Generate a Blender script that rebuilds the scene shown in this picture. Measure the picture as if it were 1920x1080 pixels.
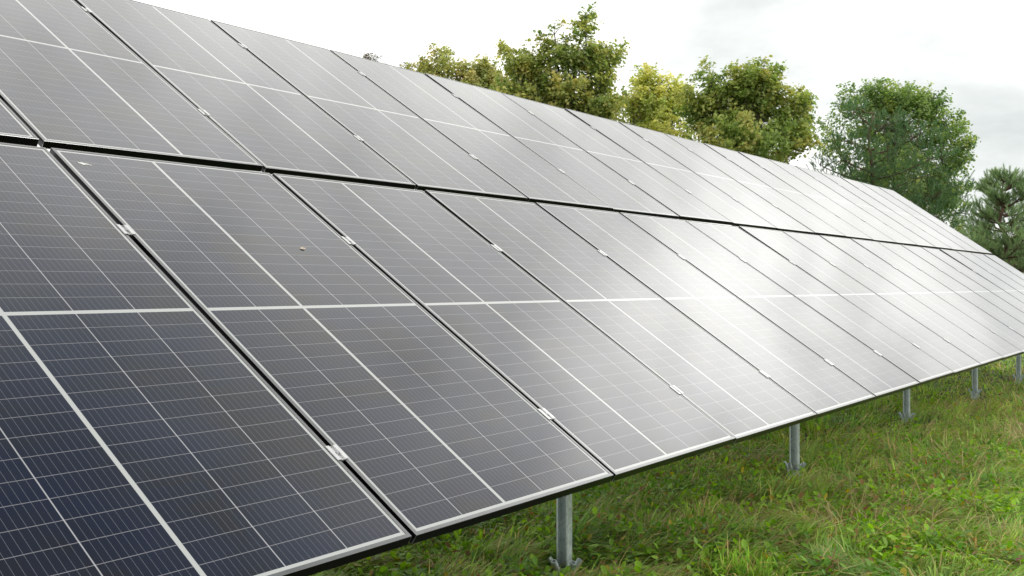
import bpy, math, random
import numpy as np
from mathutils import Matrix, Vector

# ------------------------------------------------------------------ scene, camera, light
for o in list(bpy.data.objects):
    bpy.data.objects.remove(o)
sc = bpy.context.scene
COL = sc.collection
random.seed(4)
RNG = np.random.default_rng(11)

H = 1.47                                   # eye height above the ground
FPX = 1862.0                               # focal length in pixels of the 1920 px photograph
cam_d = bpy.data.cameras.new("camera")
cam = bpy.data.objects.new("camera", cam_d)
COL.objects.link(cam)
cam.location = (0, 0, H)
cam.rotation_euler = (math.radians(90), 0, 0)
cam_d.sensor_width = 36
cam_d.lens = FPX / 1920 * 36
cam_d.clip_start = 0.05
cam_d.clip_end = 2000
sc.camera = cam

SUN_AZ, SUN_EL = math.radians(100), math.radians(31)      # azimuth clockwise from +Y
SUN_DIR = Vector((math.sin(SUN_AZ) * math.cos(SUN_EL), math.cos(SUN_AZ) * math.cos(SUN_EL), math.sin(SUN_EL)))

world = bpy.data.worlds.new("World")
sc.world = world
world.use_nodes = True
wt = world.node_tree
wt.nodes.clear()


class NG:
    """small helper for node trees"""
    def __init__(self, nt):
        self.nt = nt

    def n(self, typ, **kw):
        nd = self.nt.nodes.new(typ)
        for k, v in kw.items():
            if k.startswith('i_'):
                nd.inputs[k[2:].replace('_', ' ')].default_value = v
            else:
                setattr(nd, k, v)
        return nd

    def l(self, a, b):
        self.nt.links.new(a, b)

    def put(self, sock, v):
        if isinstance(v, (int, float)):
            sock.default_value = v
        elif isinstance(v, (tuple, list)):
            sock.default_value = v
        else:
            self.l(v, sock)

    def m(self, op, a, b=0.0, c=None):
        nd = self.n('ShaderNodeMath', operation=op)
        self.put(nd.inputs[0], a)
        self.put(nd.inputs[1], b)
        if c is not None:
            self.put(nd.inputs[2], c)
        return nd.outputs[0]

    def mix(self, f, a, b):
        nd = self.n('ShaderNodeMix', data_type='RGBA')
        self.put(nd.inputs[0], f)
        self.put(nd.inputs[6], a)
        self.put(nd.inputs[7], b)
        return nd.outputs[2]

    def dot(self, v, d):
        nd = self.n('ShaderNodeVectorMath', operation='DOT_PRODUCT')
        self.put(nd.inputs[0], v)
        nd.inputs[1].default_value = d
        return nd.outputs[1]

    def noise(self, vec, scale, detail=4, rough=.5, w=None):
        nd = self.n('ShaderNodeTexNoise')
        nd.inputs['Scale'].default_value = scale
        nd.inputs['Detail'].default_value = detail
        nd.inputs['Roughness'].default_value = rough
        if vec is not None:
            self.l(vec, nd.inputs['Vector'])
        return nd.outputs['Fac']

    def ramp(self, fac, stops):
        nd = self.n('ShaderNodeValToRGB')
        el = nd.color_ramp.elements
        while len(el) > 1:
            el.remove(el[-1])
        el[0].position, el[0].color = stops[0]
        for p, c in stops[1:]:
            e = el.new(p)
            e.color = c
        self.l(fac, nd.inputs[0])
        return nd.outputs[0]


def sky_dir(az, el):
    a, e = math.radians(az), math.radians(el)
    return (math.sin(a) * math.cos(e), math.cos(a) * math.cos(e), math.sin(e))


g = NG(wt)
sky = g.n('ShaderNodeTexSky', sky_type='NISHITA', sun_disc=False)
sky.sun_elevation = SUN_EL
sky.sun_rotation = SUN_AZ
tc = g.n('ShaderNodeTexCoord')
dirv = tc.outputs['Generated']
sep = g.n('ShaderNodeSeparateXYZ')
g.l(dirv, sep.inputs[0])
z = g.m('MAXIMUM', sep.outputs[2], 0.0)


def blob(az, el, width, soft=2.0):
    """soft spot of width degrees around a direction of the sky"""
    d = g.dot(dirv, sky_dir(az, el))
    ang = g.m('ARCCOSINE', g.m('MINIMUM', d, 0.99999))
    q = g.m('DIVIDE', ang, math.radians(width))
    return g.m('EXPONENT', g.m('MULTIPLY', g.m('POWER', q, soft), -1.0))


# overcast deck: bright near the hidden sun and the horizon, duller overhead
lum = g.m('MULTIPLY', 1.50, g.m('SUBTRACT', 1.0, g.m('MULTIPLY', blob(21, 64, 18, 3.0), .84)))
lum = g.m('ADD', lum, g.m('MULTIPLY', blob(-7, 38, 19), 0.62))
wob = g.noise(dirv, 7.0, 4, .55)
ang_d = g.m('ARCCOSINE', g.m('MINIMUM', g.dot(dirv, sky_dir(31, 27.5)), 0.99999))
ang_d = g.m('ADD', ang_d, g.m('MULTIPLY', g.m('SUBTRACT', wob, .5), .17))
glow = g.m('EXPONENT', g.m('MULTIPLY', g.m('POWER', g.m('DIVIDE', g.m('MAXIMUM', ang_d, 0.0), math.radians(9.8)), 2.8), -1.0))
lum = g.m('ADD', lum, g.m('MULTIPLY', glow, 1.80))
lum = g.m('ADD', lum, g.m('MULTIPLY', blob(8, 27, 8), 0.30))
lum = g.m('MULTIPLY', lum, g.m('SUBTRACT', 1.0, g.m('MULTIPLY', blob(15, 29, 8), .16)))
lum = g.m('MULTIPLY', lum, g.m('SUBTRACT', 1.0, g.m('MULTIPLY', blob(19, 21, 4.5), .14)))
lum = g.m('ADD', lum, g.m('MULTIPLY', blob(31, 18, 7.5), .50))
lum = g.m('ADD', lum, g.m('MULTIPLY', blob(28, 18, 10), .25))
# cloud structure, flattened towards the horizon
mp = g.n('ShaderNodeCombineXYZ')
zz = g.m('ADD', z, 0.25)
g.l(g.m('DIVIDE', sep.outputs[0], zz), mp.inputs[0])
g.l(g.m('DIVIDE', sep.outputs[1], zz), mp.inputs[1])
mp.inputs[2].default_value = 3.7
n1 = g.noise(mp.outputs[0], 2.6, 6, .55)
n2 = g.noise(mp.outputs[0], 7.0, 5, .5)
cl = g.m('ADD', g.m('MULTIPLY', n1, .75), g.m('MULTIPLY', n2, .25))
cl = g.n('ShaderNodeMapRange', interpolation_type='SMOOTHSTEP')
g.l(g.m('ADD', g.m('MULTIPLY', n1, .60), g.m('MULTIPLY', n2, .40)), cl.inputs[0])
cl.inputs[1].default_value = .36
cl.inputs[2].default_value = .62
cl.inputs[3].default_value = .82
cl.inputs[4].default_value = 1.12
lum = g.m('MULTIPLY', lum, cl.outputs[0])
# duller grey banks of cloud
lum = g.m('MULTIPLY', lum, g.m('SUBTRACT', 1.0, g.m('MULTIPLY', blob(20, 11, 11), .17)))
nn = g.m('ADD', .55, g.m('MULTIPLY', n2, .9))
grey = g.m('MULTIPLY', g.m('ADD', g.m('ADD', g.m('MULTIPLY', blob(27.5, 6.5, 5.5), .40), g.m('MULTIPLY', blob(21.5, 14.0, 4.5), .25)),
           g.m('MULTIPLY', blob(12, 14.5, 4.5), .30)), nn)
lum = g.m('MULTIPLY', lum, g.m('SUBTRACT', 1.0, g.m('MINIMUM', grey, .6)))
tint = g.mix(g.m('MINIMUM', g.m('MAXIMUM', g.m('MULTIPLY', g.m('SUBTRACT', lum, .6), 1.0), 0.0), 1.0),
             (.93, 1.0, .99, 1), (1.0, .995, .955, 1))
vm = g.n('ShaderNodeVectorMath', operation='SCALE')
g.l(tint, vm.inputs[0])
g.l(g.m('MULTIPLY', lum, 10.0), vm.inputs['Scale'])      # world strength is 0.1
final = g.mix(0.96, sky.outputs[0], vm.outputs[0])
bg = g.n('ShaderNodeBackground')
bg.inputs['Strength'].default_value = 0.1
g.l(final, bg.inputs['Color'])
wo = g.n('ShaderNodeOutputWorld')
g.l(bg.outputs[0], wo.inputs['Surface'])

sun_d = bpy.data.lights.new("sun", 'SUN')
sun_d.energy = 1.5
sun_d.angle = math.radians(16)
sun_d.color = (1, .97, .92)
sun = bpy.data.objects.new("sun", sun_d)
COL.objects.link(sun)
sun.location = (10, 18, 14)
sun.rotation_euler = SUN_DIR.to_track_quat('Z', 'Y').to_euler()

sc.render.engine = 'CYCLES'
sc.view_settings.view_transform = 'Standard'
sc.view_settings.look = 'None'
sc.view_settings.gamma = 1
sc.view_settings.exposure = 0
sc.render.film_transparent = False


# ------------------------------------------------------------------ helpers
def tag(o, label=None, cat=None, group=None, kind=None):
    if label:
        o['label'] = label
    if cat:
        o['category'] = cat
    if group:
        o['group'] = group
    if kind:
        o['kind'] = kind
    return o


def empty(name, mat=None):
    o = bpy.data.objects.new(name, None)
    o.empty_display_size = .2
    COL.objects.link(o)
    if mat is not None:
        o.matrix_world = mat
    return o


def link(name, me, mats, parent=None, loc=None, rot=None, smooth=False):
    for m_ in mats:
        me.materials.append(m_)
    if smooth:
        me.polygons.foreach_set('use_smooth', [True] * len(me.polygons))
    o = bpy.data.objects.new(name, me)
    COL.objects.link(o)
    if parent:
        o.parent = parent
    if loc:
        o.location = loc
    if rot:
        o.rotation_euler = rot
    return o


class MB:
    """collects geometry for one mesh"""
    def __init__(self):
        self.v, self.f, self.mi = [], [], []

    def poly(self, pts, faces, mi=0):
        b = len(self.v)
        self.v += [tuple(p) for p in pts]
        for f in faces:
            self.f.append([b + i for i in f])
            self.mi.append(mi)

    def box(self, x0, x1, y0, y1, z0, z1, mi=0):
        p = [(x, y, z_) for z_ in (z0, z1) for y in (y0, y1) for x in (x0, x1)]
        self.poly(p, [(0, 2, 3, 1), (4, 5, 7, 6), (0, 1, 5, 4), (2, 6, 7, 3), (0, 4, 6, 2), (1, 3, 7, 5)], mi)

    def beam(self, a, b, w, h, up=(0, 0, 1), mi=0):
        a, b, up = Vector(a), Vector(b), Vector(up)
        d = (b - a).normalized()
        s = d.cross(up).normalized()
        t = s.cross(d).normalized()
        p = []
        for q in (a, b):
            for i, j in ((-1, -1), (1, -1), (1, 1), (-1, 1)):
                p.append(q + s * (i * w / 2) + t * (j * h / 2))
        self.poly(p, [(3, 2, 1, 0), (4, 5, 6, 7), (0, 1, 5, 4), (1, 2, 6, 5), (2, 3, 7, 6), (3, 0, 4, 7)], mi)

    def tube(self, pts, radii, n=8, cap=True, mi=0, inner=None):
        pts = [Vector(p) for p in pts]
        rings = []
        b0 = len(self.v)
        ref = Vector((.3, .9, .1))
        for i, p in enumerate(pts):
            d = (pts[min(i + 1, len(pts) - 1)] - pts[max(i - 1, 0)]).normalized()
            s = d.cross(ref)
            if s.length < .05:
                s = d.cross(Vector((1, 0, 0)))
            s.normalize()
            t = d.cross(s)
            rings.append(len(self.v))
            for k in range(n):
                a = 2 * math.pi * k / n
                self.v.append(tuple(p + (s * math.cos(a) + t * math.sin(a)) * radii[i]))
        for i in range(len(pts) - 1):
            for k in range(n):
                k2 = (k + 1) % n
                self.f.append([rings[i] + k, rings[i] + k2, rings[i + 1] + k2, rings[i + 1] + k])
                self.mi.append(mi)
        if cap:
            self.f.append([rings[0] + k for k in range(n)][::-1])
            self.mi.append(mi)
            if inner is None:
                self.f.append([rings[-1] + k for k in range(n)])
                self.mi.append(mi)
            else:
                # hollow end: rim, bore and a floor inside
                d = (pts[-1] - pts[-2]).normalized()
                s = d.cross(ref).normalized()
                t = d.cross(s)
                r1 = len(self.v)
                for dep in (0, -.03):
                    for k in range(n):
                        a = 2 * math.pi * k / n
                        self.v.append(tuple(pts[-1] + d * dep + (s * math.cos(a) + t * math.sin(a)) * inner))
                for k in range(n):
                    k2 = (k + 1) % n
                    self.f.append([rings[-1] + k, rings[-1] + k2, r1 + k2, r1 + k])
                    self.f.append([r1 + k, r1 + k2, r1 + n + k2, r1 + n + k])
                    self.mi += [mi, mi]
                self.f.append([r1 + n + k for k in range(n)])
                self.mi.append(mi)

    def mesh(self, name):
        me = bpy.data.meshes.new(name)
        me.from_pydata(self.v, [], self.f)
        me.polygons.foreach_set('material_index', self.mi)
        me.update()
        return me


def fast_mesh(name, verts, nper, groups, col=None):
    """verts (N*nper,3); groups: list of polygons (index lists) within one element; col (N,3)"""
    N = len(verts) // nper
    me = bpy.data.meshes.new(name)
    me.vertices.add(len(verts))
    me.vertices.foreach_set('co', verts.astype(np.float32).ravel())
    base = (np.arange(N) * nper)[:, None]
    idx = np.concatenate([np.array(p) for p in groups])
    loops = (base + idx[None, :]).astype(np.int32).ravel()
    cnt = np.array([len(p) for p in groups], np.int32)
    tot = np.tile(cnt, N)
    start = np.concatenate([[0], np.cumsum(tot)[:-1]]).astype(np.int32)
    me.loops.add(len(loops))
    me.loops.foreach_set('vertex_index', loops)
    me.polygons.add(len(tot))
    me.polygons.foreach_set('loop_start', start)
    if col is not None:
        at = me.color_attributes.new('tint', 'FLOAT_COLOR', 'POINT')
        c4 = np.ones((N, nper, 4), np.float32)
        c4[:, :, :3] = col[:, None, :]
        at.data.foreach_set('color', c4.ravel())
    me.update(calc_edges=True)
    me.validate()
    return me


def vnoise(x, y, scale, seed):
    """smooth value noise 0..1 in numpy"""
    r = np.random.default_rng(seed)
    G = r.random((64, 64))
    X, Y = np.asarray(x) / scale + 1000, np.asarray(y) / scale + 1000
    xi, yi = np.floor(X).astype(int), np.floor(Y).astype(int)
    fx, fy = X - xi, Y - yi
    fx, fy = fx * fx * (3 - 2 * fx), fy * fy * (3 - 2 * fy)
    a = G[xi % 64, yi % 64] * (1 - fx) + G[(xi + 1) % 64, yi % 64] * fx
    b = G[xi % 64, (yi + 1) % 64] * (1 - fx) + G[(xi + 1) % 64, (yi + 1) % 64] * fx
    return a * (1 - fy) + b * fy


def rot_from(dirs, roll):
    """(N,3,3) matrices whose third column is dirs, turned by roll about it"""
    d = dirs / np.linalg.norm(dirs, axis=1, keepdims=True)
    ref = np.where(np.abs(d[:, 2:3]) < .95, np.array([[0., 0, 1]]), np.array([[1., 0, 0]]))
    s = np.cross(ref, d)
    s /= np.linalg.norm(s, axis=1, keepdims=True)
    t = np.cross(d, s)
    c, n = np.cos(roll)[:, None], np.sin(roll)[:, None]
    return np.stack([s * c + t * n, t * c - s * n, d], 2)


# ------------------------------------------------------------------ materials
def new_mat(name):
    m_ = bpy.data.materials.new(name)
    m_.use_nodes = True
    nt = m_.node_tree
    b = nt.nodes['Principled BSDF']
    return m_, NG(nt), b


def mat_panel():
    """cells, busbars and white backsheet behind glass; x along the table, y up the slope"""
    m_, g, b = new_mat('panel_glass')
    tc = g.n('ShaderNodeTexCoord')
    sp = g.n('ShaderNodeSeparateXYZ')
    g.l(tc.outputs['Object'], sp.inputs[0])
    x = g.m('ADD', sp.outputs[0], PW / 2)
    y = sp.outputs[1]
    c, gap, thick, m0 = .1964, .003, .0135, .0225
    x2 = m0 + 2 * c + gap + thick                       # left edge of third column

    def band(s, a, bb):                                  # 1 when a<s<bb
        return g.m('MULTIPLY', g.m('GREATER_THAN', s, a), g.m('LESS_THAN', s, bb))
    right = g.m('GREATER_THAN', x, x2 - .0001)
    xs = g.m('SUBTRACT', x, g.m('ADD', m0, g.m('MULTIPLY', right, x2 - m0)))
    xin = g.m('MODULO', g.m('MAXIMUM', xs, 0.0), c + gap)
    incol = g.m('LESS_THAN', xin, c)
    incol = g.m('MULTIPLY', incol, band(x, m0, PW - m0))
    incol = g.m('MULTIPLY', incol, g.m('SUBTRACT', 1.0, band(x, x2 - thick, x2)))
    ay = g.m('SUBTRACT', g.m('ABSOLUTE', y), .0085)
    rp = .0709
    yin = g.m('MODULO', g.m('MAXIMUM', ay, 0.0), rp)
    inrow = g.m('LESS_THAN', yin, rp - .0019)
    inrow = g.m('MULTIPLY', inrow, band(ay, 0.0, 15 * rp - .002))
    # busbars
    bb = g.m('MODULO', g.m('ADD', xin, c / 20), c / 10)
    bus = g.m('LESS_THAN', g.m('ABSOLUTE', g.m('SUBTRACT', bb, c / 20)), .00058)
    # alternate brightness of cell gaps
    rowid = g.m('FLOOR', g.m('DIVIDE', g.m('ADD', y, 5.0), rp))
    colid = g.m('FLOOR', g.m('DIVIDE', x, c + gap))
    oi = g.n('ShaderNodeObjectInfo')
    cid = g.n('ShaderNodeCombineXYZ')
    g.l(colid, cid.inputs[0])
    g.l(rowid, cid.inputs[1])
    g.l(g.m('MULTIPLY', oi.outputs['Random'], 40.0), cid.inputs[2])
    wn = g.n('ShaderNodeTexWhiteNoise', noise_dimensions='3D')
    g.l(cid.outputs[0], wn.inputs['Vector'])
    # navy / brown anti-reflection shimmer drifting over the cells
    off = g.n('ShaderNodeVectorMath', operation='ADD')
    g.l(tc.outputs['Object'], off.inputs[0])
    cmb = g.n('ShaderNodeCombineXYZ')
    g.l(g.m('MULTIPLY', oi.outputs['Random'], 90.0), cmb.inputs[2])
    g.l(cmb.outputs[0], off.inputs[1])
    ns = g.noise(off.outputs[0], 3.4, 3, .5)
    ns = g.m('ADD', g.m('MULTIPLY', ns, .90), g.m('MULTIPLY', wn.outputs[0], .10))
    cell = g.ramp(ns, [(.36, (.005, .008, .023, 1)), (.52, (.006, .0085, .019, 1)), (.66, (.010, .0092, .0115, 1))])
    cell = g.mix(g.m('MULTIPLY', bus, .85), cell, (.095, .105, .125, 1))
    incell = g.m('MULTIPLY', incol, inrow)
    fr = g.n('ShaderNodeTexNoise')                       # thin film of dust
    fr.inputs['Scale'].default_value = 2.2
    fr.inputs['Detail'].default_value = 8
    g.l(off.outputs[0], fr.inputs['Vector'])
    rowline = g.m('MULTIPLY', incol, g.m('SUBTRACT', 1.0, inrow))
    rowline = g.m('MULTIPLY', rowline, band(ay, 0.01, 15 * rp - .003))
    thin = g.m('MULTIPLY', g.m('SUBTRACT', 1.0, incol), g.m('MULTIPLY', band(x, m0 + .001, PW - m0 - .001), g.m('SUBTRACT', 1.0, band(x, x2 - thick, x2))))
    thin = g.m('MULTIPLY', thin, inrow)
    white = g.mix(rowline, (.36, .37, .365, 1), (.165, .165, .18, 1))
    white = g.mix(thin, white, (.29, .29, .305, 1))
    colr = g.mix(incell, white, cell)
    spk = g.n('ShaderNodeTexVoronoi', feature='F1')      # scattered specks of dirt
    spk.inputs['Scale'].default_value = 13
    g.l(off.outputs[0], spk.inputs['Vector'])
    sc_ = g.n('ShaderNodeSeparateColor')
    g.l(spk.outputs['Color'], sc_.inputs[0])
    dots = g.m('MULTIPLY', g.m('LESS_THAN', spk.outputs['Distance'], g.m('MULTIPLY', sc_.outputs[1], .035)), g.m('GREATER_THAN', sc_.outputs[0], .62))
    dust = g.m('ADD', g.m('MULTIPLY', g.m('MAXIMUM', g.m('SUBTRACT', fr.outputs['Fac'], .42), 0.0), .05), g.m('MULTIPLY', dots, .30))
    colr = g.mix(dust, colr, (.42, .40, .36, 1))
    g.l(colr, b.inputs['Base Color'])
    b.inputs['IOR'].default_value = 1.5
    rr = g.m('ADD', .04, g.m('MULTIPLY', fr.outputs['Fac'], .05))
    g.l(rr, b.inputs['Roughness'])
    bp = g.n('ShaderNodeBump')                           # slight waviness of the sheet
    bp.inputs['Strength'].default_value = .5
    bp.inputs['Distance'].default_value = .004
    nb = g.noise(off.outputs[0], 1.3, 1, .4)
    g.l(nb, bp.inputs['Height'])
    g.l(bp.outputs[0], b.inputs['Normal'])
    return m_


def mat_metal(name, col, rough, metal=1.0, var=.15, scale=30, rvar=.1):
    m_, g, b = new_mat(name)
    tc = g.n('ShaderNodeTexCoord')
    n = g.noise(tc.outputs['Object'], scale, 5, .6)
    lo = tuple(c * (1 - var) for c in col) + (1,)
    hi = tuple(min(1, c * (1 + var)) for c in col) + (1,)
    g.l(g.ramp(n, [(.35, lo), (.65, hi)]), b.inputs['Base Color'])
    g.l(g.m('ADD', rough - rvar / 2, g.m('MULTIPLY', n, rvar)), b.inputs['Roughness'])
    b.inputs['Metallic'].default_value = metal
    return m_


def mat_galv():
    m_, g, b = new_mat('galvanised_steel')
    tc = g.n('ShaderNodeTexCoord')
    v = g.n('ShaderNodeTexVoronoi')
    v.inputs['Scale'].default_value = 55
    g.l(tc.outputs['Object'], v.inputs['Vector'])
    n = g.noise(tc.outputs['Object'], 9, 5, .6)
    s = g.n('ShaderNodeSeparateColor')
    g.l(v.outputs['Color'], s.inputs[0])
    f = g.m('ADD', g.m('MULTIPLY', s.outputs[0], .35), g.m('MULTIPLY', n, .65))
    g.l(g.ramp(f, [(.25, (.42, .49, .50, 1)), (.55, (.58, .65, .65, 1)), (.8, (.70, .75, .74, 1))]), b.inputs['Base Color'])
    b.inputs['Metallic'].default_value = .55
    g.l(g.m('ADD', .38, g.m('MULTIPLY', n, .2)), b.inputs['Roughness'])
    return m_


def mat_leaf(name, trans=.35, rough=.5, gain=1.0, sat=1.0):
    m_, g, b = new_mat(name)
    at = g.n('ShaderNodeAttribute', attribute_name='tint')
    tc = g.n('ShaderNodeTexCoord')
    n = g.noise(tc.outputs['Object'], 14, 3, .6)
    hsv = g.n('ShaderNodeHueSaturation')
    hsv.inputs['Saturation'].default_value = sat
    g.l(at.outputs['Color'], hsv.inputs['Color'])
    g.l(g.m('ADD', .75 * gain, g.m('MULTIPLY', n, .5 * gain)), hsv.inputs['Value'])
    g.l(hsv.outputs[0], b.inputs['Base Color'])
    b.inputs['Roughness'].default_value = rough
    b.inputs['Specular IOR Level'].default_value = .35
    tr = g.n('ShaderNodeBsdfTranslucent')
    h2 = g.n('ShaderNodeHueSaturation')
    h2.inputs['Saturation'].default_value = 1.15
    h2.inputs['Value'].default_value = 1.3
    g.l(hsv.outputs[0], h2.inputs['Color'])
    g.l(h2.outputs[0], tr.inputs['Color'])
    mx = g.n('ShaderNodeMixShader')
    mx.inputs[0].default_value = trans
    g.l(b.outputs[0], mx.inputs[1])
    g.l(tr.outputs[0], mx.inputs[2])
    g.l(mx.outputs[0], g.nt.nodes['Material Output'].inputs['Surface'])
    return m_


def mat_bark(name, c0, c1):
    m_, g, b = new_mat(name)
    tc = g.n('ShaderNodeTexCoord')
    n = g.noise(tc.outputs['Object'], 18, 6, .65)
    g.l(g.ramp(n, [(.35, c0 + (1,)), (.65, c1 + (1,))]), b.inputs['Base Color'])
    b.inputs['Roughness'].default_value = .9
    return m_


def mat_ground():
    m_, g, b = new_mat('meadow_soil')
    tc = g.n('ShaderNodeTexCoord')
    n = g.noise(tc.outputs['Object'], 1.1, 8, .6)
    n2 = g.noise(tc.outputs['Object'], 22, 6, .7)
    a = g.ramp(n, [(.35, (.030, .040, .012, 1)), (.55, (.045, .055, .015, 1)), (.7, (.07, .062, .025, 1))])
    c = g.mix(g.m('MULTIPLY', n2, .8), a, (.022, .022, .010, 1))
    g.l(c, b.inputs['Base Color'])
    b.inputs['Roughness'].default_value = .95
    bp = g.n('ShaderNodeBump')
    bp.inputs['Strength'].default_value = 1
    bp.inputs['Distance'].default_value = .05
    g.l(n2, bp.inputs['Height'])
    g.l(bp.outputs[0], b.inputs['Normal'])
    return m_


# ------------------------------------------------------------------ the solar table
PW, PL, PITCH, GV = 1.0495, 2.187, 1.0701, .0564
TW = .11251
Ru = Vector((.58655426, .80990978, -.00050605))
Rv = Vector((-.67820306, .49151074, .54631291))
Rn = Ru.cross(Rv).normalized()
T0 = Vector((-.26237414, 2.66305132, -.66477975 + H))


def tp(u, v, w=0.0):
    """point on the table: u along it, v up the slope, w off the glass"""
    return T0 + Ru * u + Rv * v + Rn * (w + TW * (u / 10) * (v / 4.4))


M_GLASS = mat_panel()
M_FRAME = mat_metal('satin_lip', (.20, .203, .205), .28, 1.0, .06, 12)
M_SIDE = mat_metal('frame_side_shaded', (.045, .047, .049), .35, 1.0, .06, 12)  # same frame finish as the lip, darkened: gap shade put into the colour
M_RAW = mat_metal('cut_aluminium', (.62, .64, .64), .35, 1.0, .1)
M_CLAMP = mat_metal('bright_aluminium', (.66, .66, .66), .38, 1.0, .04)
M_BOLT = mat_metal('steel_bolt', (.42, .43, .44), .35, 1.0, .2)
M_GALV = mat_galv()
M_BACK = mat_metal('backsheet', (.6, .6, .6), .6, 0.0, .05)


def glass_mesh():
    b = MB()
    x, y, t = PW / 2 - .004, PL / 2 - .004, .0045
    b.poly([(-x, -y, -.0018), (x, -y, -.0018), (x, y, -.0018), (-x, y, -.0018)], [(0, 1, 2, 3)], 0)
    b.poly([(-x, -y, -.0018 - t), (x, -y, -.0018 - t), (x, y, -.0018 - t), (-x, y, -.0018 - t)], [(3, 2, 1, 0)], 1)
    return b.mesh('panel_glass')


def frame_mesh():
    b = MB()
    X, Y, lip, D, ch = PW / 2, PL / 2, .0118, .032, .0009
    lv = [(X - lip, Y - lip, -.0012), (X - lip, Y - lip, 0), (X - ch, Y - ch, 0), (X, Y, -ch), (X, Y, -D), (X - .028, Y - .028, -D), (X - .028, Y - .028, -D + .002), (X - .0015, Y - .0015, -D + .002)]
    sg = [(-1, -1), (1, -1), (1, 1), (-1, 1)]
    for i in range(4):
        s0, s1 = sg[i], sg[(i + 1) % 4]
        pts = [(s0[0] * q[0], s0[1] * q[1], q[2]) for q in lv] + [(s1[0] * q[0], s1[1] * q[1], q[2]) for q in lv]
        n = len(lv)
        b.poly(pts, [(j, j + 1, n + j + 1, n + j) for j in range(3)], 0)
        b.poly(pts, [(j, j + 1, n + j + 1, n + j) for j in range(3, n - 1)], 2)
    # raw cut edge showing at each corner
    e = .0011
    for sx, sy in sg:
        cx, cy = sx * X, sy * Y
        p = [(cx - sx * e, cy + sy * .0003, -.002), (cx + sx * .0003, cy + sy * .0003, -.002), (cx + sx * .0003, cy - sy * e, -.002)]
        q = [(a_, b_, -D + .001) for a_, b_, _ in p]
        b.poly(p + q, [(0, 1, 4, 3), (1, 2, 5, 4)], 1)
    return b.mesh('panel_frame')


def clamp_mesh():
    b = MB()
    l, t = .031, .0028
    # two wings on the frame lips, a sunken channel between them
    prof = [(-.021, .0006), (-.021, .0006 + t), (-.0085, .0006 + t), (-.0065, -.004), (.0065, -.004), (.0085, .0006 + t), (.021, .0006 + t), (.021, .0006), (.0068, .0006), (.0058, -.0065), (-.0058, -.0065), (-.0068, .0006)]
    for yy in ((-l, l),):
        pts = [(a_, yy[0], c_) for a_, c_ in prof] + [(a_, yy[1], c_) for a_, c_ in prof]
        n = len(prof)
        fs = [(j, (j + 1) % n, n + (j + 1) % n, n + j) for j in range(n)]
        fs += [tuple(range(n))[::-1], tuple(range(n, 2 * n))]
        b.poly(pts, fs, 0)
    return b.mesh('mid_clamp')


def bolt_mesh():
    b = MB()
    b.tube([(0, 0, -.006), (0, 0, .0015)], [.0062, .0062], 6, True)
    b.tube([(0, 0, .0015), (0, 0, .0035)], [.0048, .0042], 10, True)
    return b.mesh('bolt')


gm, fm, cm, bm_ = glass_mesh(), frame_mesh(), clamp_mesh(), bolt_mesh()
CL = {0: (.352, 1.587), 1: (2.784, 4.022)}

ORD = ['first', 'second', 'third', 'fourth', 'fifth', 'sixth', 'seventh', 'eighth', 'ninth', 'tenth', 'eleventh', 'twelfth',
       'thirteenth', 'fourteenth', 'fifteenth', 'sixteenth', 'seventeenth', 'eighteenth']


def panel_matrix(k, row):
    uc, vc = (k + .5) * PITCH, row * (PL + GV) + PL / 2
    du, dv = TW * vc / 44, TW * uc / 44
    rnd = random.Random(1000 + k * 7 + row * 131)
    a, c = TILT.get((k, row), (rnd.gauss(0, .0011), rnd.gauss(0, .0017)))
    x = (Ru + Rn * (du + a)).normalized()
    yv = Rv + Rn * (dv + c)
    n = x.cross(yv).normalized()
    yv = n.cross(x)
    o = tp(uc, vc)
    m_ = Matrix((x, yv, n)).transposed().to_4x4()
    m_.translation = o
    return m_


# how single panels sit a little out of plane: (slope along the table, slope up the table)
TILT = {(1, 0): (.0008, -.0018), (2, 0): (-.0008, .0018), (0, 0): (.0004, -.0010), (-1, 0): (0, -.001), (3, 0): (-.0010, .002)}

protos = {}


def make_panel(row):
    root = empty('solar_panel')
    gl = link('panel_glass', gm if not protos else gm.copy(), [] if protos else [M_GLASS, M_BACK], root)
    if row == 1:
        gl.rotation_euler = (0, 0, math.pi)
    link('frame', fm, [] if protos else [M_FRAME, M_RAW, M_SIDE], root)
    vc = row * (PL + GV) + PL / 2
    for v in CL[row]:
        c = link('clamp', cm, [M_CLAMP] if not cm.materials else [], root, loc=(PITCH / 2, v - vc, 0))
        link('bolt', bm_, [M_BOLT] if not bm_.materials else [], c)
    return root


def copy_tree(o, parent=None):
    c = o.copy()
    COL.objects.link(c)
    c.parent = parent
    for ch in o.children:
        copy_tree(ch, c)
    return c


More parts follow.
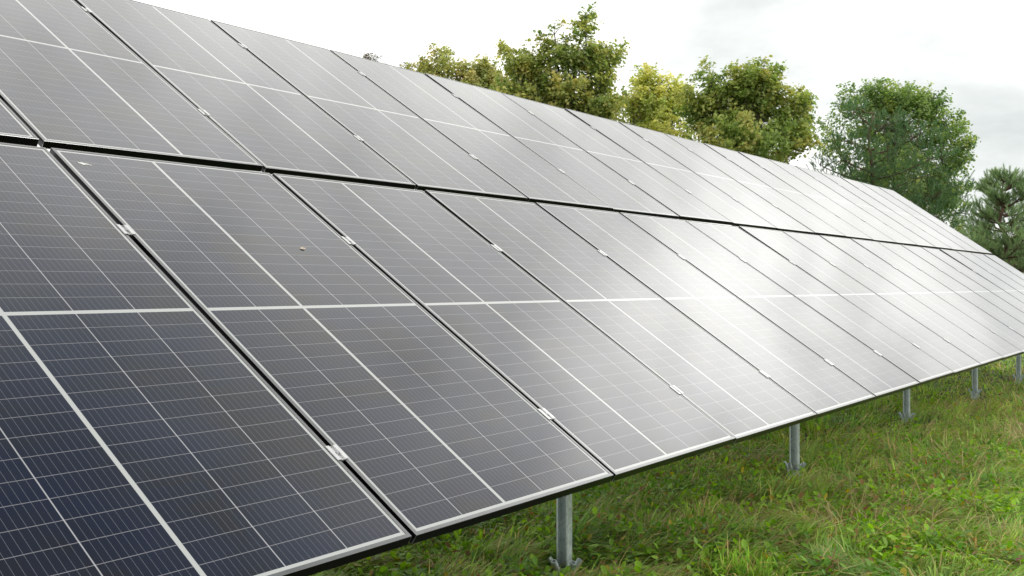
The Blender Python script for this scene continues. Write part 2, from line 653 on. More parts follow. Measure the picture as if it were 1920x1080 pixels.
# names of the panels as the photograph shows them
LOOK = {(-1, 0): 'dark navy solar panel filling the bottom left corner of the photo, lower row',
        (0, 0): 'dark grey lower-row solar panel with a small dry leaf on it',
        (1, 0): 'grey lower-row solar panel in front of the nearest steel post, left of the pale ones'}
GRP = {0: 'solar panels in the lower row of the table', 1: 'solar panels in the upper row of the table'}
panel_objs = {}
for row in (0, 1):
    proto = make_panel(row)
    protos[row] = proto
    first = True
    for k in range(-3, 17):
        o = proto if first else copy_tree(proto)
        first = False
        o.matrix_world = panel_matrix(k, row)
        rn = 'lower' if row == 0 else 'upper'
        if k < -1:
            lab = 'framed solar panel of the %s row running on beyond the left edge of the photo' % rn
        elif (k, row) in LOOK:
            lab = LOOK[(k, row)]
        elif k == 16:
            lab = 'bright reflecting solar panel at the far end of the %s row' % rn
        elif row == 0:
            lab = 'black framed solar panel of the lower row, %s from the left edge of the photo' % ORD[k + 1]
        elif k == -1:
            lab = 'cut off corner of an upper-row solar panel at the left edge of the photo'
        else:
            lab = 'black framed solar panel of the upper row, %s seam-to-seam panel from the left' % ORD[k]
        tag(o, lab, 'solar panel', GRP[row])
        panel_objs[(k, row)] = o

# white splash of bird dirt on the third lower panel, a part of that panel
b = MB()
rr = random.Random(3)
for (ox, oy, r0) in ((0, 0, .011), (.016, -.003, .007), (.030, -.008, .004), (-.012, .004, .004)):
    n = 11
    pts = [(ox + math.cos(6.283 * i / n) * r0 * rr.uniform(.6, 1.3) * 1.3, oy + math.sin(6.283 * i / n) * r0 * rr.uniform(.5, 1.1), .0009) for i in range(n)]
    b.poly(pts + [(ox, oy, .0016)], [(i, (i + 1) % n, n) for i in range(n)])
M_DIRT = mat_metal('bird_dirt', (.55, .55, .52), .8, 0, .2)
d = link('bird_dropping', b.mesh('bird_dropping'), [M_DIRT], panel_objs[(0, 0)], loc=(.085 - .5 * PITCH, 2.080 - PL / 2, -.0018))

# dry leaf lying on the same panel
b = MB()
pts = [(-.022, 0, .002), (-.010, .010, .004), (.006, .013, .007), (.020, .005, .005), (.030, .001, .010), (.018, -.006, .003), (.002, -.011, .006), (-.012, -.008, .003), (0, 0, .0015)]
b.poly(pts, [(i, (i + 1) % 8, 8) for i in range(8)])
M_DRY = mat_metal('dry_leaf', (.46, .36, .27), .7, 0, .2)
lf = link('fallen_leaf', b.mesh('fallen_leaf'), [M_DRY])
mw = panel_matrix(0, 0)
mw.translation = tp(.744, 1.504, 0.0)
lf.matrix_world = mw @ Matrix.Diagonal((.6, .6, .45, 1))
tag(lf, 'small curled brown leaf lying on the grey lower-row panel', 'leaf')

# rack under the panels
POST_XY = [(.264, 5.012), (2.212, 7.772), (4.314, 10.855), (6.250, 13.406), (7.953, 15.589)]
POST_U = [(x - T0.x) * Ru.x + (y - T0.y) * Ru.y for x, y in POST_XY]
rack = empty('mounting_rack')
rack.location = (T0.x, T0.y, 0)
u0, u1 = -3 * PITCH + .02, 17 * PITCH - .02
inv0 = Matrix.Translation((-T0.x, -T0.y, 0))
for v in CL[0] + CL[1]:
    b = MB()
    N = 12
    for i in range(N):
        a, c = u0 + (u1 - u0) * i / N, u0 + (u1 - u0) * (i + 1) / N
        b.beam(tp(a, v, -.066), tp(c, v, -.066), .04, .058, Rn)
    me = b.mesh('purlin')
    me.transform(inv0)
    link('purlin', me, [M_GALV], rack)
RH = [-1.1] + POST_U
for u in RH:
    b = MB()
    b.beam(tp(u, .3, -.142), tp(u, 4.2, -.142), .05, .085, Rn)
    me = b.mesh('rafter')
    me.transform(inv0)
    link('rafter', me, [M_GALV], rack)
    p = tp(u, 3.35, -.18)
    b = MB()
    b.beam((p.x, p.y, -.1), (p.x, p.y, p.z), .05, .066, Ru)
    me = b.mesh('rear_post')
    me.transform(inv0)
    link('rear_post', me, [M_GALV], rack)
tag(rack, 'galvanised steel rails and rafters carrying the two rows of solar panels', 'mounting rack')

# front posts with their splayed ground stakes
hu = Vector((Ru.x, Ru.y, 0)).normalized()
hv = Vector((hu.y, -hu.x, 0))               # towards the open meadow


def post_mesh(h):
    """C profile with rounded corners, x = across (towards the meadow), y = along the table"""
    b = MB()
    w, d, t, lp = .066, .044, .003, .009
    pr = [(-w / 2, d / 2), (w / 2, d / 2), (w / 2, -d / 2), (w / 2 - lp, -d / 2), (w / 2 - lp, -d / 2 + t), (w / 2 - t, -d / 2 + t), (w / 2 - t, d / 2 - t),
          (-w / 2 + t, d / 2 - t), (-w / 2 + t, -d / 2 + t), (-w / 2 + lp, -d / 2 + t), (-w / 2 + lp, -d / 2), (-w / 2, -d / 2)]
    # open side with its two lips towards the camera, web behind
    n = len(pr)
    for z0, z1 in ((-.25, h),):
        pts = [(x, y, z0) for x, y in pr] + [(x, y, z1) for x, y in pr]
        b.poly(pts, [(j, (j + 1) % n, n + (j + 1) % n, n + j) for j in range(n)] + [tuple(range(n, 2 * n))])
    # shallow stiffening groove down the web
    return b.mesh('post')


def stake_mesh(ang, lean, r=.0140, up=.085):
    b = MB()
    dx, dy = math.cos(ang) * math.sin(lean), math.sin(ang) * math.sin(lean)
    cz = math.cos(lean)
    s = -.16
    e = up / cz
    st = (math.cos(ang) * .026, math.sin(ang) * .026)
    b.tube([(st[0] + dx * s, st[1] + dy * s, cz * s), (st[0] + dx * e * .5, st[1] + dy * e * .5, cz * e * .5), (st[0] + dx * e, st[1] + dy * e, cz * e)], [r, r, r], 16, True, 0, r - .0035)
    return b.mesh('stake')


PLAB = ['nearest galvanised steel post, under the panel front edge, with three splayed pipe stakes',
        'second galvanised post from the near end, with long dry grass around its foot',
        'third galvanised post from the near end, its foot buried in tall brown grass',
        'fourth galvanised post from the near end, small pale stakes at its foot',
        'farthest galvanised post, at the right edge of the photo']
GZ = [.02, .02, .02, .02, .02]
posts = []
for i, (px_, py_) in enumerate(POST_XY):
    top = Vector((px_, py_, T0.z - ((px_ - T0.x) * Rn.x + (py_ - T0.y) * Rn.y + .184) / Rn.z))
    root = empty('support_post')
    m_ = Matrix((hv, hu, Vector((0, 0, 1)))).transposed().to_4x4()
    m_.translation = (top.x, top.y, GZ[i])
    root.matrix_world = m_
    link('post', post_mesh(top.z - GZ[i] + .05), [M_GALV], root)
    for a, ln in ((math.radians(200), .56), (math.radians(258), .52), (math.radians(22), .56), (math.radians(335), .60)):
        link('stake', stake_mesh(a, ln), [M_GALV], root, smooth=False)
    b = MB()
    b.box(-.045, .045, -.036, -.026, -.05, .035)
    b.box(-.045, .045, .026, .036, -.05, .035)
    link('foot_bracket', b.mesh('foot_bracket'), [M_GALV], root)
    tag(root, PLAB[i], 'post', 'front posts of the solar table')
    posts.append(m_.translation.copy())


# ------------------------------------------------------------------ ground
def gz(x, y):
    return (vnoise(x, y, 2.6, 5) - .5) * .06 + (vnoise(x, y, .7, 6) - .5) * .03 - .03


def ground_mesh():
    xs = np.concatenate([np.linspace(-600, -14, 14), np.linspace(-12, 22, 160), np.linspace(26, 600, 14)])
    ys = np.concatenate([np.linspace(-600, -6, 12), np.linspace(-4, 34, 170), np.linspace(38, 900, 16)])
    X, Y = np.meshgrid(xs, ys)
    inner = (np.abs(X - 5) < 17.5) & (np.abs(Y - 15) < 19.5)
    Z = np.where(inner, gz(X, Y), 0)
    v = np.stack([X, Y, Z], 2).reshape(-1, 3)
    nx, ny = len(xs), len(ys)
    i = np.arange(nx * ny).reshape(ny, nx)
    f = np.stack([i[:-1, :-1], i[:-1, 1:], i[1:, 1:], i[1:, :-1]], 2).reshape(-1, 4)
    me = bpy.data.meshes.new('ground')
    me.from_pydata(v.tolist(), [], f.tolist())
    return me


tag(link('ground', ground_mesh(), [mat_ground()], smooth=True), kind='structure')


def in_view(x, y, lo=200, hi=2900, margin=0):
    px = 960 + x / np.maximum(y, .1) * FPX
    return (px > lo) & (px < hi) & (y > 4.1)


def sample_ground(n, y0, y1, power):
    """points on the meadow, denser near the camera"""
    out = []
    tot = 0
    while tot < n:
        m = n * 2
        t = RNG.random(m)
        y = (y0 ** (1 - power) + t * (y1 ** (1 - power) - y0 ** (1 - power))) ** (1 / (1 - power))
        x = (RNG.random(m) * 1.5 - .4) * y
        k = in_view(x, y)
        # what lies far under the table is never seen
        perp = (x - T0.x) * hv.x + (y - T0.y) * hv.y
        k &= perp > -2.6 - .08 * y
        p = np.stack([x[k], y[k]], 1)
        out.append(p)
        tot += len(p)
    return np.concatenate(out)[:n]


def near_post(x, y, r):
    d = np.full(len(x), 9.)
    for (a_, c_) in POST_XY:
        d = np.minimum(d, np.hypot(x - a_ - .3 * r * c_ * 0, y - c_ + r * .5))
    return d


def perp_of(x, y):
    return (x - T0.x) * hv.x + (y - T0.y) * hv.y       # >0 open meadow, <0 under the table


def lerp(a, b, t):
    a, b = np.array(a), np.array(b)
    return a[None, :] * (1 - t[:, None]) + b[None, :] * t[:, None]


def blades(n, y0, y1, power, hgt, wid, seed, flat=.5, colfn=None, dens=None, segs=3):
    P = sample_ground(n, y0, y1, power)
    if dens is not None:
        P = P[RNG.random(len(P)) < dens(P[:, 0], P[:, 1])]
    # gather into tufts
    n = len(P)
    tuft = vnoise(P[:, 0], P[:, 1], .16, seed)
    x, y = P[:, 0], P[:, 1]
    z = gz(x, y)
    h = hgt(x, y) * RNG.uniform(.55, 1.3, n) * (.45 + 1.1 * tuft)
    h *= np.clip(near_post(x, y, .25) / .32, .22, 1)
    w = wid * RNG.uniform(.6, 1.4, n) * np.maximum(1, y / 9) ** .7
    comb = (vnoise(x, y, .6, seed + 1) * 2 - .6) * 3.2 + RNG.normal(0, .42, n)    # direction the grass lies in
    comb = comb - 1.2
    lean = np.clip(flat + .7 * (vnoise(x, y, .35, seed + 2) - .5) + RNG.normal(0, .25, n), .05, 1.6)
    dx, dy = np.cos(comb), np.sin(comb)
    sx, sy = -dy, dx
    tw = RNG.normal(0, .5, n)
    V = np.zeros((n, 2 * segs + 1, 3))
    px, py, pz = x.copy(), y.copy(), z - .01
    ang = lean * .35
    for s in range(segs):
        ww = w * (1 - .55 * (s / segs) ** 1.5) * .5
        ox, oy, oz = sx * np.cos(tw), sy * np.cos(tw), np.sin(tw) * .6
        V[:, 2 * s] = np.stack([px - ox * ww, py - oy * ww, pz - oz * ww], 1)
        V[:, 2 * s + 1] = np.stack([px + ox * ww, py + oy * ww, pz + oz * ww], 1)
        L = h / segs
        px = px + dx * np.sin(ang) * L
        py = py + dy * np.sin(ang) * L
        pz = pz + np.cos(ang) * L
        ang = ang + lean * 1.5 / segs
    V[:, 2 * segs] = np.stack([px, py, np.maximum(pz, z + .004)], 1)
    faces = [(2 * s, 2 * s + 1, 2 * s + 3, 2 * s + 2) for s in range(segs - 1)] + [(2 * segs - 2, 2 * segs - 1, 2 * segs)]
    col = colfn(x, y, n)
    return V.reshape(-1, 3), 2 * segs + 1, faces, col


G1, G2, G3 = (.060, .150, .012), (.175, .300, .035), (.320, .370, .080)
BLUE = (.170, .290, .110)
STRAW, BROWN, RED = (.42, .36, .17), (.22, .15, .07), (.16, .045, .022)


def col_grass(x, y, n):
    a = vnoise(x, y, .8, 21)
    b_ = vnoise(x, y, .35, 22)
    c = lerp(G1, G2, np.clip(a * 1.5 - .25 + RNG.normal(0, .22, n), 0, 1))
    c2 = lerp(BLUE, G3, np.clip(b_ + RNG.normal(0, .2, n), 0, 1))
    c = c * .55 + c2 * .45
    p = perp_of(x, y)
    dry = RNG.random(n) < np.clip(.09 + .36 * (vnoise(x, y, .9, 23) > .56) * vnoise(x, y, .3, 24) + .16 * np.exp(-((p + .4) / .7) ** 2), 0, .5)
    dc = lerp(STRAW, BROWN, RNG.random(n))
    c[dry] = dc[dry]
    red = RNG.random(n) < .05 * (vnoise(x, y, .45, 25) > .74)
    c[red] = (np.array(RED) * .6 + c[red] * .4)
    return c * (RNG.uniform(.65, 1.25, n) * (.7 + .6 * vnoise(x, y, .13, 26)))[:, None]


def col_dry(x, y, n):
    c = lerp((.34, .29, .14), (.17, .12, .055), RNG.random(n) ** 1.3)
    return c * RNG.uniform(.7, 1.2, n)[:, None]


def join_sets(sets, name, mats, label, kind='stuff', cat='grass'):
    """several element kinds share nothing, so each becomes its own mesh object"""
    for nm, (V, npv, faces, col) in sets:
        me = fast_mesh(nm, V, npv, faces, col)
        o = link(nm, me, mats)
        tag(o, label[nm], cat, kind=kind)


M_GRASS = mat_leaf('grass_blade', .45, .55, 1.6)
M_HERB = mat_leaf('herb_leaf', .42, .5, 1.45)
hg = lambda x, y: .13 + .055 * vnoise(x, y, .7, 31) + .05 * np.exp(-((perp_of(x, y) + .45) / .6) ** 2)
V, npv, fc, col = blades(205000, 4.2, 27, 2.0, hg, .0092, 41, 1.2, col_grass)
tag(link('grass', fast_mesh('grass', V, npv, fc, col), [M_GRASS]), 'rough green meadow grass growing under and beside the panels', 'grass', kind='stuff')

# tall brown seed grass in a band by the posts
band = lambda x, y: np.clip(1.3 * np.exp(-((perp_of(x, y) + .35 + .4 * (vnoise(x, y, 1.7, 51) - .5)) / .65) ** 2) * (.25 + 1.1 * (vnoise(x, y, .8, 52) > .45)) + .04 + .45 * (vnoise(x, y, .7, 54) > .66), 0, 1) * (y > 5.2)
ht = lambda x, y: .19 + .14 * vnoise(x, y, .8, 53)
V, npv, fc, col = blades(32000, 4.4, 20, 1.7, ht, .0056, 44, 1.25, col_dry, band, 4)
tag(link('dry_grass', fast_mesh('dry_grass', V, npv, fc, col), [M_GRASS]), 'tall brown seeding grass in a strip along the row of posts', 'dry grass', kind='stuff')


# low broad-leaved weeds
def herbs(n, y0, y1, power, seed, size, dens, colfn):
    P = sample_ground(n, y0, y1, power)
    P = P[RNG.random(len(P)) < dens(P[:, 0], P[:, 1])]
    P = P[near_post(P[:, 0], P[:, 1], .25) > .17]
    n = len(P)
    x, y = P[:, 0], P[:, 1]
    z = gz(x, y) + RNG.uniform(.02, .14, n) * (.5 + vnoise(x, y, .25, seed))
    base = np.array([(0, 0, 0), (.28, .34, .06), (.25, .75, .09), (0, 1, 0), (-.25, .75, .09), (-.28, .34, .06)])
    az = RNG.uniform(0, 2 * math.pi, n)
    tilt = RNG.normal(.25, .45, n)
    s = size * RNG.uniform(.35, 1.0, n) ** 1.5 * 1.7 * np.maximum(1, y / 9) ** .6
    ca, sa, ct, st = np.cos(az), np.sin(az), np.cos(tilt), np.sin(tilt)
    V = np.zeros((n, 6, 3))
    for i, (bx, by, bz) in enumerate(base):
        yy, z2 = by * ct - bz * st, by * st + bz * ct
        V[:, i, 0] = x + (bx * ca - yy * sa) * s
        V[:, i, 1] = y + (bx * sa + yy * ca) * s
        V[:, i, 2] = z + z2 * s
    return V.reshape(-1, 3), 6, [(0, 1, 2, 3), (0, 3, 4, 5)], colfn(x, y, n)


def col_herb(x, y, n):
    a = vnoise(x, y, .3, 61)
    c = lerp((.060, .150, .014), (.200, .330, .030), np.clip(a + RNG.normal(0, .25, n), 0, 1))
    yl = RNG.random(n) < .06
    c[yl] = (.24, .20, .03)
    br = RNG.random(n) < .08
    c[br] = (.16, .10, .04)
    rd = RNG.random(n) < .03 * (vnoise(x, y, .5, 62) > .80)
    c[rd] = (.16, .045, .02)
    return c * RNG.uniform(.75, 1.25, n)[:, None]


hd = lambda x, y: np.clip((vnoise(x, y, .55, 63) - .30) * 2.0 + .55 * (perp_of(x, y) < .5) * (y < 9), .05, 1)
V, npv, fc, col = herbs(100000, 4.2, 18, 2.2, 64, .036, hd, col_herb)
tag(link('ground_cover', fast_mesh('ground_cover', V, npv, fc, col), [M_HERB]), 'low leafy weeds and clover between the grass', 'weeds', kind='stuff')

# long loose stalks lying about near the first posts
V, npv, fc, col = blades(1500, 4.5, 13, 1.6, lambda x, y: .34 + 0 * x, .0042, 71, 1.2, col_dry, lambda x, y: np.clip(.25 + .75 * np.exp(-(perp_of(x, y) / 1.3) ** 2), 0, 1), 4)
tag(link('dry_stalks', fast_mesh('dry_stalks', V, npv, fc, col), [M_GRASS]), 'loose pale dry stalks leaning over the grass', 'dry grass', kind='stuff')

# ------------------------------------------------------------------ trees
TS = 2.6                                       # the trees stand 55 m and more away
M_MAPLE = mat_leaf('maple_leaf', .50, .5, 1.55, .90)
M_NEEDLE = mat_leaf('pine_needle', .2, .55, 1.2)
M_BARK = mat_bark('tree_bark', (.05, .042, .033), (.13, .11, .09))
M_PBARK = mat_bark('pine_bark', (.06, .04, .03), (.20, .12, .075))

LEAF = []
for i, (a, r) in enumerate([(-90, .22), (-62, .50), (-38, .36), (-8, .86), (20, .50), (46, .88), (68, .52), (90, 1.05), (112, .52), (134, .88), (160, .50), (188, .86), (218, .36), (242, .50)]):
    LEAF.append((math.cos(math.radians(a)) * r * .55, math.sin(math.radians(a)) * r * .55 + .1, -.10 * r * r + (.05 if i % 2 else 0)))
LEAF = np.array(LEAF)


def w_of(px, py, Y):
    return np.array([(px - 960) / FPX * Y, Y, H - (py - 540) / FPX * Y])


def limb(mb, a, b_, r0, r1, seed, n=5, bow=.12):
    r = random.Random(seed)
    a, b_ = Vector(a), Vector(b_)
    L = (b_ - a).length
    pts, rad = [], []
    for i in range(n + 1):
        t = i / n
        p = a.lerp(b_, t)
        p.z += -bow * L * math.sin(math.pi * t) * .8 if b_.z > a.z else 0
        if 0 < i < n:
            p += Vector((r.uniform(-1, 1), r.uniform(-1, 1), r.uniform(-.5, .5))) * L * .035
        pts.append(p)
        rad.append(r0 + (r1 - r0) * t)
    mb.tube(pts, rad, 6, True)
    return pts


def broadleaf(name, Y, base_px, blobs, tips, cols, n_leaf, leaf, seed, label, cat='tree', clump=.24, nclump=240):
    """blobs: (px, py, rx, ry) in photograph pixels at distance Y, each its own real ellipsoid"""
    Y, leaf, clump, n_leaf = Y * TS, leaf * TS * .78, clump * TS * .86, int(n_leaf * 3.6)
    rng = np.random.default_rng(seed)
    k = Y / FPX
    cen, rad = [], []
    for i, (cx, cy, rx, ry) in enumerate(blobs):
        c = w_of(cx, cy, Y)
        c[1] += rng.uniform(-.35, .35) * rx * k
        cen.append(c)
        rad.append((rx * k, max(rx, ry) * k * .9, ry * k))
    cen, rad = np.array(cen), np.array(rad)
    vol = rad.prod(1) ** .62
    vol *= np.array([.35 if cy > 37.5 + .2503 * (cx - 396) + 10 else 1. for (cx, cy, rx, ry) in blobs])   # the part hidden by the table
    pick = rng.choice(len(cen), nclump, p=vol / vol.sum())
    d = rng.normal(size=(nclump, 3))
    d /= np.linalg.norm(d, axis=1, keepdims=True)
    rr = rng.random(nclump) ** .45
    cl = cen[pick] + d * rad[pick] * rr[:, None] * .86
    cl[:, 2] -= clump * .55
    # every clump is a leafy spray reaching up and out
    sd = d * np.array([1, 1, .6]) + np.array([0, 0, .75]) + rng.normal(size=d.shape) * .35
    sd /= np.linalg.norm(sd, axis=1, keepdims=True)
    sl = clump * rng.uniform(.9, 2.3, nclump)
    # shoots that stick out of the outline
    sh = []
    for (px, py) in tips:
        p = w_of(px, py, Y)
        sh.append(p)
    sh = np.array(sh) if len(sh) else np.zeros((0, 3))
    bx, _, bz = w_of(base_px, 540, Y)
    root = empty(name)
    root.location = (bx, Y, 0)
    tb = MB()
    top = cen[np.argmax(cen[:, 2])]
    tr = limb(tb, (bx, Y, -.2), (top[0] * .6 + bx * .4, Y, top[2] * .86), .26, .06, seed, 8, 0)
    rndm = random.Random(seed)
    order = list(range(nclump))
    rndm.shuffle(order)
    mains = []
    for i in range(len(cen)):
        j = min(len(tr) - 2, max(2, int(rndm.uniform(.25, .75) * len(tr))))
        if cen[i][2] < tr[j].z:
            j = 2
        mains.append(limb(tb, tr[j], cen[i], .10, .035, seed + i, 5))
    for i in order[:130]:
        m_ = mains[pick[i]]
        limb(tb, m_[rndm.randint(2, 5)], cl[i] + sd[i] * sl[i] * .8, .026, .007, seed + i, 4, .05)
    for p in sh:
        j = int(np.argmin(((cen - p) ** 2).sum(1)))
        limb(tb, mains[j][-1], p, .025, .008, 7, 4, .02)
    me = tb.mesh('trunk')
    me.transform(Matrix.Translation((-bx, -Y, 0)))
    link('trunk', me, [M_BARK], root, smooth=True)
    # leaves hang in sprays around every clump
    per = n_leaf // nclump
    along = rng.uniform(-.35, 1.0, (nclump * per, 1))
    wide = clump * (.62 - .40 * np.clip(along, 0, 1))
    pos = np.repeat(cl, per, 0) + np.repeat(sd * sl[:, None], per, 0) * along + rng.normal(size=(nclump * per, 3)) * np.array([1, 1, .8]) * wide
    cid = np.repeat(np.arange(nclump), per)
    if len(sh):
        ps = 26
        t = rng.random((len(sh) * ps, 1))
        jn = np.array([cen[np.argmin(((cen - p) ** 2).sum(1))] for p in sh])
        q = np.repeat(sh, ps, 0) + (np.repeat(jn, ps, 0) - np.repeat(sh, ps, 0)) * t * .45
        q += rng.normal(size=q.shape) * .075 * TS * (1 - .45 * (t < .3))
        pos = np.concatenate([pos, q])
        cid = np.concatenate([cid, nclump + np.repeat(np.arange(len(sh)), ps)])
    n = len(pos)
    # normals up and outward, blades drooping
    out = pos - cen.mean(0)
    out /= np.linalg.norm(out, axis=1, keepdims=True)
    nd = out * .55 + np.array([0, 0, .75]) + rng.normal(size=(n, 3)) * .55
    Rm = rot_from(nd, rng.uniform(0, 2 * math.pi, n))
    s = leaf * rng.uniform(.6, 1.25, n)
    V = np.einsum('nij,mj->nmi', Rm, LEAF) * s[:, None, None] + pos[:, None, :]
    V -= np.array([bx, Y, 0])
    # colour: per clump hue plus per leaf scatter
    cc = rng.random(nclump + len(sh) + 1)[cid]
    tt = np.clip(cc * .75 + rng.random(n) * .35 - .05, 0, 1)
    cols_ = np.array(cols)
    f = tt * (len(cols_) - 1)
    i0 = np.minimum(f.astype(int), len(cols_) - 2)
    col = cols_[i0] * (1 - (f - i0)[:, None]) + cols_[i0 + 1] * (f - i0)[:, None]
    col = col * rng.uniform(.7, 1.3, (n, 1)) * np.array([1.07, 1., 1.05])
    me = fast_mesh('crown', V.reshape(-1, 3), len(LEAF), [tuple(range(len(LEAF)))], col)
    link('crown', me, [M_MAPLE], root)
    tag(root, label, cat, 'trees behind the solar table')
    return root


def tuft_template(nn=44, L=.055, tw=.16, seed=1):
    """needles standing off a short twig along +z; three-vertex needles"""
    r = np.random.default_rng(seed)
    V = []
    for i in range(nn):
        t = (i + .5) / nn
        a = i * 2.4
        tilt = .9 - .55 * t
        d = np.array([math.cos(a) * math.sin(tilt), math.sin(a) * math.sin(tilt), math.cos(tilt)])
        o = np.array([0, 0, t * tw])
        s = np.cross(d, [.2, .3, .9])
        s /= np.linalg.norm(s)
        w = .0026
        l = L * r.uniform(.8, 1.15)
        V += [o - s * w, o + s * w, o + d * l]
    # the twig
    return np.array(V), [(3 * i, 3 * i + 1, 3 * i + 2) for i in range(nn)]


TUFT, TFACE = tuft_template()


def pine(name, Y, base_px, top_py, spread, h_low, seed, label, n_whorl=13, tufts=1500, cols=((.020, .050, .022), (.045, .095, .038)), shape=.75, rounded=0., Yoff=0., scale=1.0):
    """whorled pine; spread in photograph pixels at the widest, top_py its tip"""
    Y *= TS
    scale *= TS
    rng = np.random.default_rng(seed)
    k = Y / FPX
    bx = (base_px - 960) * k
    topz = H - (top_py - 540) * k
    root = empty(name)
    root.location = (bx, Y, 0)
    tb = MB()
    limb(tb, (0, 0, -.2), (0, 0, topz - .05), .20, .02, seed, 9, 0)
    R = spread * k
    P, D = [], []
    for i in range(n_whorl):
        t = (i + .3) / n_whorl                     # 0 at the top
        zl = topz - .3 - (topz - h_low) * t
        rl = R * (t ** shape if not rounded else min(1, (t * 1.0 + rounded)) ** .5 * (1 if t < .6 else 1 - (t - .6)))
        nb = 5 + (i % 2)
        for j in range(nb):
            a = rng.uniform(0, 2 * math.pi) + j * 2 * math.pi / nb
            L = rl * rng.uniform(.7, 1.1)
            rise = rng.uniform(.25, .55) * (1 - .5 * t)
            st = Vector((0, 0, zl - .12 * L))
            en = Vector((math.cos(a) * L, math.sin(a) * L, zl + rise * L))
            pts = limb(tb, st, en, .045 * (1 - .4 * t) + .01, .012, int(rng.integers(1e6)), 5, .10)
            n2 = int(6 + L * 4.5)
            for s in range(n2):
                q = rng.uniform(.25, 1.0)
                p0 = pts[0].lerp(pts[-1], q)
                f = q * 5
                i0 = min(4, int(f))
                p0 = pts[i0].lerp(pts[i0 + 1], f - i0)
                sa = a + rng.choice([-1, 1]) * rng.uniform(.3, 1.1)
                sl = L * rng.uniform(.10, .32) * (1.15 - q) + .2
                p1 = p0 + Vector((math.cos(sa) * sl, math.sin(sa) * sl, sl * rng.uniform(.1, .6)))
                limb(tb, p0, p1, .012, .007, 3, 2, 0)
                for _ in range(3):
                    w = p0.lerp(p1, rng.uniform(.35, 1.0))
                    P.append(tuple(w))
                    D.append((math.cos(sa) * .55 + rng.normal(0, .35), math.sin(sa) * .55 + rng.normal(0, .35), rng.uniform(.35, 1.1)))
            P.append(tuple(en))
            D.append((math.cos(a) * .3, math.sin(a) * .3, 1))
    for q in range(5):
        P.append((rng.normal(0, .05), rng.normal(0, .05), topz - .5 + .09 * q))
        D.append((rng.normal(0, .25), rng.normal(0, .25), 1))
    P, D = np.array(P), np.array(D)
    n = len(P)
    Rm = rot_from(D, rng.uniform(0, 6.28, n))
    s = rng.uniform(.8, 1.25, n) * scale
    V = np.einsum('nij,mj->nmi', Rm, TUFT) * s[:, None, None] + P[:, None, :]
    c0, c1 = np.array(cols[0]), np.array(cols[1])
    t = rng.random((n, 1))
    col = (c0 * (1 - t) + c1 * t)
    me = fast_mesh('crown', V.reshape(-1, 3), len(TUFT), TFACE, col)
    link('trunk', tb.mesh('trunk'), [M_PBARK], root, smooth=True)
    link('crown', me, [M_NEEDLE], root)
    tag(root, label, 'tree', 'trees behind the solar table')
    return root


YEL = [(.16, .22, .06), (.25, .29, .08), (.34, .34, .11), (.40, .31, .11)]
MID = [(.10, .17, .035), (.17, .235, .05), (.26, .30, .07), (.36, .33, .08)]
OLV = [(.11, .18, .03), (.17, .25, .05), (.25, .30, .065), (.30, .28, .07)]
LIM = [(.19, .27, .05), (.30, .36, .08), (.42, .44, .12), (.40, .40, .12)]
GRN = [(.08, .155, .035), (.125, .21, .05), (.18, .27, .06), (.28, .31, .07)]

broadleaf('maple_tree', 30, 700, [(697, 122, 26, 20), (760, 140, 36, 20), (730, 190, 60, 40)],
          [(683, 104), (694, 100), (706, 102), (712, 106), (757, 117), (770, 121)], [(.05, .045, .02), (.10, .08, .04)], 900, .085, 201,
          'distant sparse dark tree top just showing above the panels, farthest left', nclump=60, clump=.14)
broadleaf('maple_tree', 26, 840, [(832, 128, 46, 34), (892, 136, 46, 26), (792, 132, 28, 14), (818, 102, 20, 18), (925, 152, 34, 32), (868, 128, 24, 22), (880, 165, 90, 30), (860, 200, 110, 60), (905, 260, 120, 80)],
          [(808, 84), (822, 90), (845, 98), (858, 112), (868, 110), (892, 114), (773, 121), (918, 122), (786, 116)], YEL, 5200, .125, 202,
          'low yellowing maple tree left of the tallest tree', nclump=190, clump=.22)
broadleaf('maple_tree', 22, 1055, [(1050, 195, 112, 60), (1078, 105, 50, 44), (965, 112, 28, 32), (1128, 125, 24, 44), (1090, 60, 20, 20), (1096, 38, 10, 14), (1040, 64, 20, 18), (1132, 195, 36, 50), (1000, 150, 46, 36), (1010, 108, 30, 26), (950, 175, 34, 30), (1146, 100, 10, 16), (1050, 300, 130, 90)],
          [(1098, 20), (1094, 32), (1086, 42), (1040, 44), (1060, 40), (992, 72), (940, 80), (948, 92), (1148, 80), (1112, 70), (1150, 122), (1028, 48), (1158, 150)],
          MID, 9000, .125, 203, 'tallest green maple tree with a pointed top, in the middle of the photo', nclump=330, clump=.23)
broadleaf('maple_tree', 23, 1235, [(1222, 205, 46, 50), (1212, 152, 17, 26), (1262, 176, 32, 30), (1190, 190, 18, 24), (1245, 265, 85, 60)],
          [(1213, 122), (1210, 134), (1228, 138), (1250, 146), (1195, 152), (1182, 164), (1270, 150), (1282, 158)], LIM, 4300, .12, 204,
          'small lime green maple tree between the tallest tree and the olive one', nclump=170, clump=.21)
broadleaf('maple_tree', 21, 1390, [(1372, 195, 78, 48), (1392, 158, 44, 28), (1432, 138, 24, 24), (1505, 190, 12, 14), (1425, 175, 40, 34), (1328, 148, 32, 20), (1480, 205, 38, 36), (1492, 250, 34, 44), (1400, 265, 110, 56), (1310, 200, 34, 40)],
          [(1436, 108), (1428, 114), (1448, 124), (1452, 130), (1332, 118), (1366, 122), (1400, 122), (1302, 146), (1368, 128), (1482, 164), (1510, 178), (1506, 176), (1290, 150), (1482, 170), (1520, 232), (1408, 128)],
          OLV, 8200, .12, 205, 'wide olive green maple tree with rusty tinges, between the lime and the dark green trees', nclump=300, clump=.22)
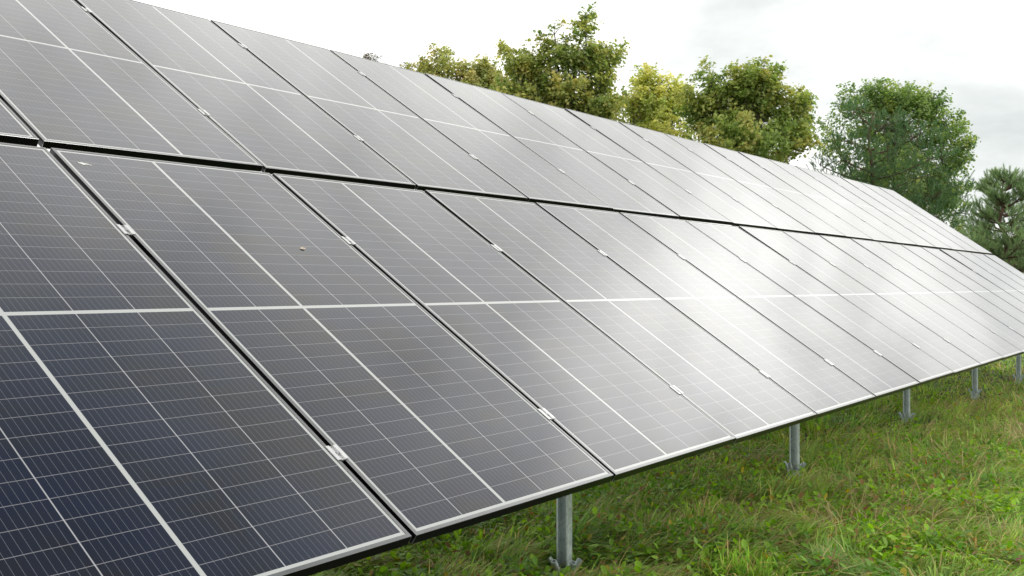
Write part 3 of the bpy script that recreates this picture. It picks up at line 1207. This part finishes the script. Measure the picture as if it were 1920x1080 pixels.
broadleaf('maple_tree', 25, 1700, [(1680, 225, 98, 58), (1655, 178, 50, 26), (1700, 180, 50, 26), (1602, 190, 36, 22), (1738, 192, 44, 28), (1768, 250, 42, 50), (1790, 296, 26, 20), (1690, 320, 110, 80), (1562, 255, 26, 44), (1770, 360, 40, 60)],
          [(1622, 150), (1600, 156), (1585, 156), (1655, 152), (1683, 152), (1702, 156), (1746, 156), (1732, 162), (1570, 178), (1760, 180), (1826, 294), (1818, 290), (1806, 248), (1786, 214), (1552, 212), (1815, 330), (1642, 154)],
          GRN, 8600, .12, 206, 'round bright green maple tree behind the spreading pine', nclump=320, clump=.25)


def pine_pad(name, Y, base_px, pads, seed, label, tufts=62, cols=((.055, .12, .045), (.125, .215, .08))):
    """pine whose needles stand in horizontal pads on spreading limbs"""
    Y *= TS
    rng = np.random.default_rng(seed)
    k = Y / FPX
    bx = (base_px - 960) * k
    root = empty(name)
    root.location = (bx, Y, 0)
    tb = MB()
    topz = H - (min(p[1] for p in pads) - 540) * k
    limb(tb, (0, 0, -.2), (0, 0, topz - .3), .24, .04, seed, 8, 0)
    P, D = [], []
    for (px, py, rx, ry) in pads:
        c = Vector(((px - 960) * k - bx, rng.uniform(-2, 1.2), H - (py - 540) * k))
        limb(tb, (0, 0, max(.6, c.z - .25 - .3 * abs(c.x))), c, .06, .02, seed + px, 5, .06)
        area = rx * ry
        for i in range(int(area / 1500 * tufts)):
            d = rng.normal(size=3)
            d /= np.linalg.norm(d)
            r = rng.random() ** .45
            p = c + Vector((d[0] * rx * k * r, d[1] * rx * k * r, d[2] * ry * k * r))
            if i % 5 == 0:
                limb(tb, c, p, .015, .007, i, 3, .03)
            for _ in range(2):
                P.append((p.x + rng.normal(0, .1), p.y + rng.normal(0, .1), p.z + rng.normal(0, .07)))
                D.append((d[0] * .5 + rng.normal(0, .4), d[1] * .5 + rng.normal(0, .4), rng.uniform(.2, 1.0)))
    P, D = np.array(P), np.array(D)
    n = len(P)
    Rm = rot_from(D, rng.uniform(0, 6.28, n))
    V = np.einsum('nij,mj->nmi', Rm, TUFT) * TS * rng.uniform(.8, 1.3, n)[:, None, None] + P[:, None, :]
    t = rng.random((n, 1))
    col = np.array(cols[0]) * (1 - t) + np.array(cols[1]) * t
    link('trunk', tb.mesh('trunk'), [M_PBARK], root, smooth=True)
    link('crown', fast_mesh('crown', V.reshape(-1, 3), len(TUFT), TFACE, col), [M_NEEDLE], root)
    tag(root, label, 'tree', 'trees behind the solar table')
    return root


pine_pad('pine_tree', 21.5, 1640, [(1650, 238, 62, 26), (1605, 262, 52, 24), (1700, 262, 62, 26), (1585, 300, 46, 24), (1650, 296, 60, 22), (1735, 300, 44, 24), (1600, 342, 60, 24),
          (1700, 338, 70, 26), (1660, 375, 60, 30), (1740, 372, 50, 34), (1590, 215, 30, 20), (1740, 410, 50, 34), (1790, 400, 34, 30), (1690, 430, 80, 40), (1615, 198, 22, 14), (1545, 305, 24, 22), (1570, 350, 50, 30), (1625, 320, 60, 26), (1780, 350, 36, 24)], 301,
         'spreading blue green pine tree in front of the bright green maple')
pine('pine_tree', 17.5, 1885, 322, 112, .9, 302, 'smaller open pine tree at the right edge of the photo', n_whorl=16, shape=.58,
     cols=((.13, .21, .09), (.30, .40, .18)))
pine('pine_tree', 19.5, 1975, 400, 130, .7, 303, 'low bushy pine tree cut by the right edge of the photo, behind the open one', n_whorl=12, shape=.6,
     cols=((.07, .14, .055), (.15, .25, .10)))
broadleaf('maple_tree', 24, 1850, [(1850, 480, 70, 50), (1800, 450, 50, 40), (1920, 500, 80, 60), (1870, 540, 90, 50)], [(1790, 404), (1810, 412)],
          GRN, 3400, .11, 207, 'low green bush of maple leaves behind the small pine tree at the right', nclump=150, clump=.24)
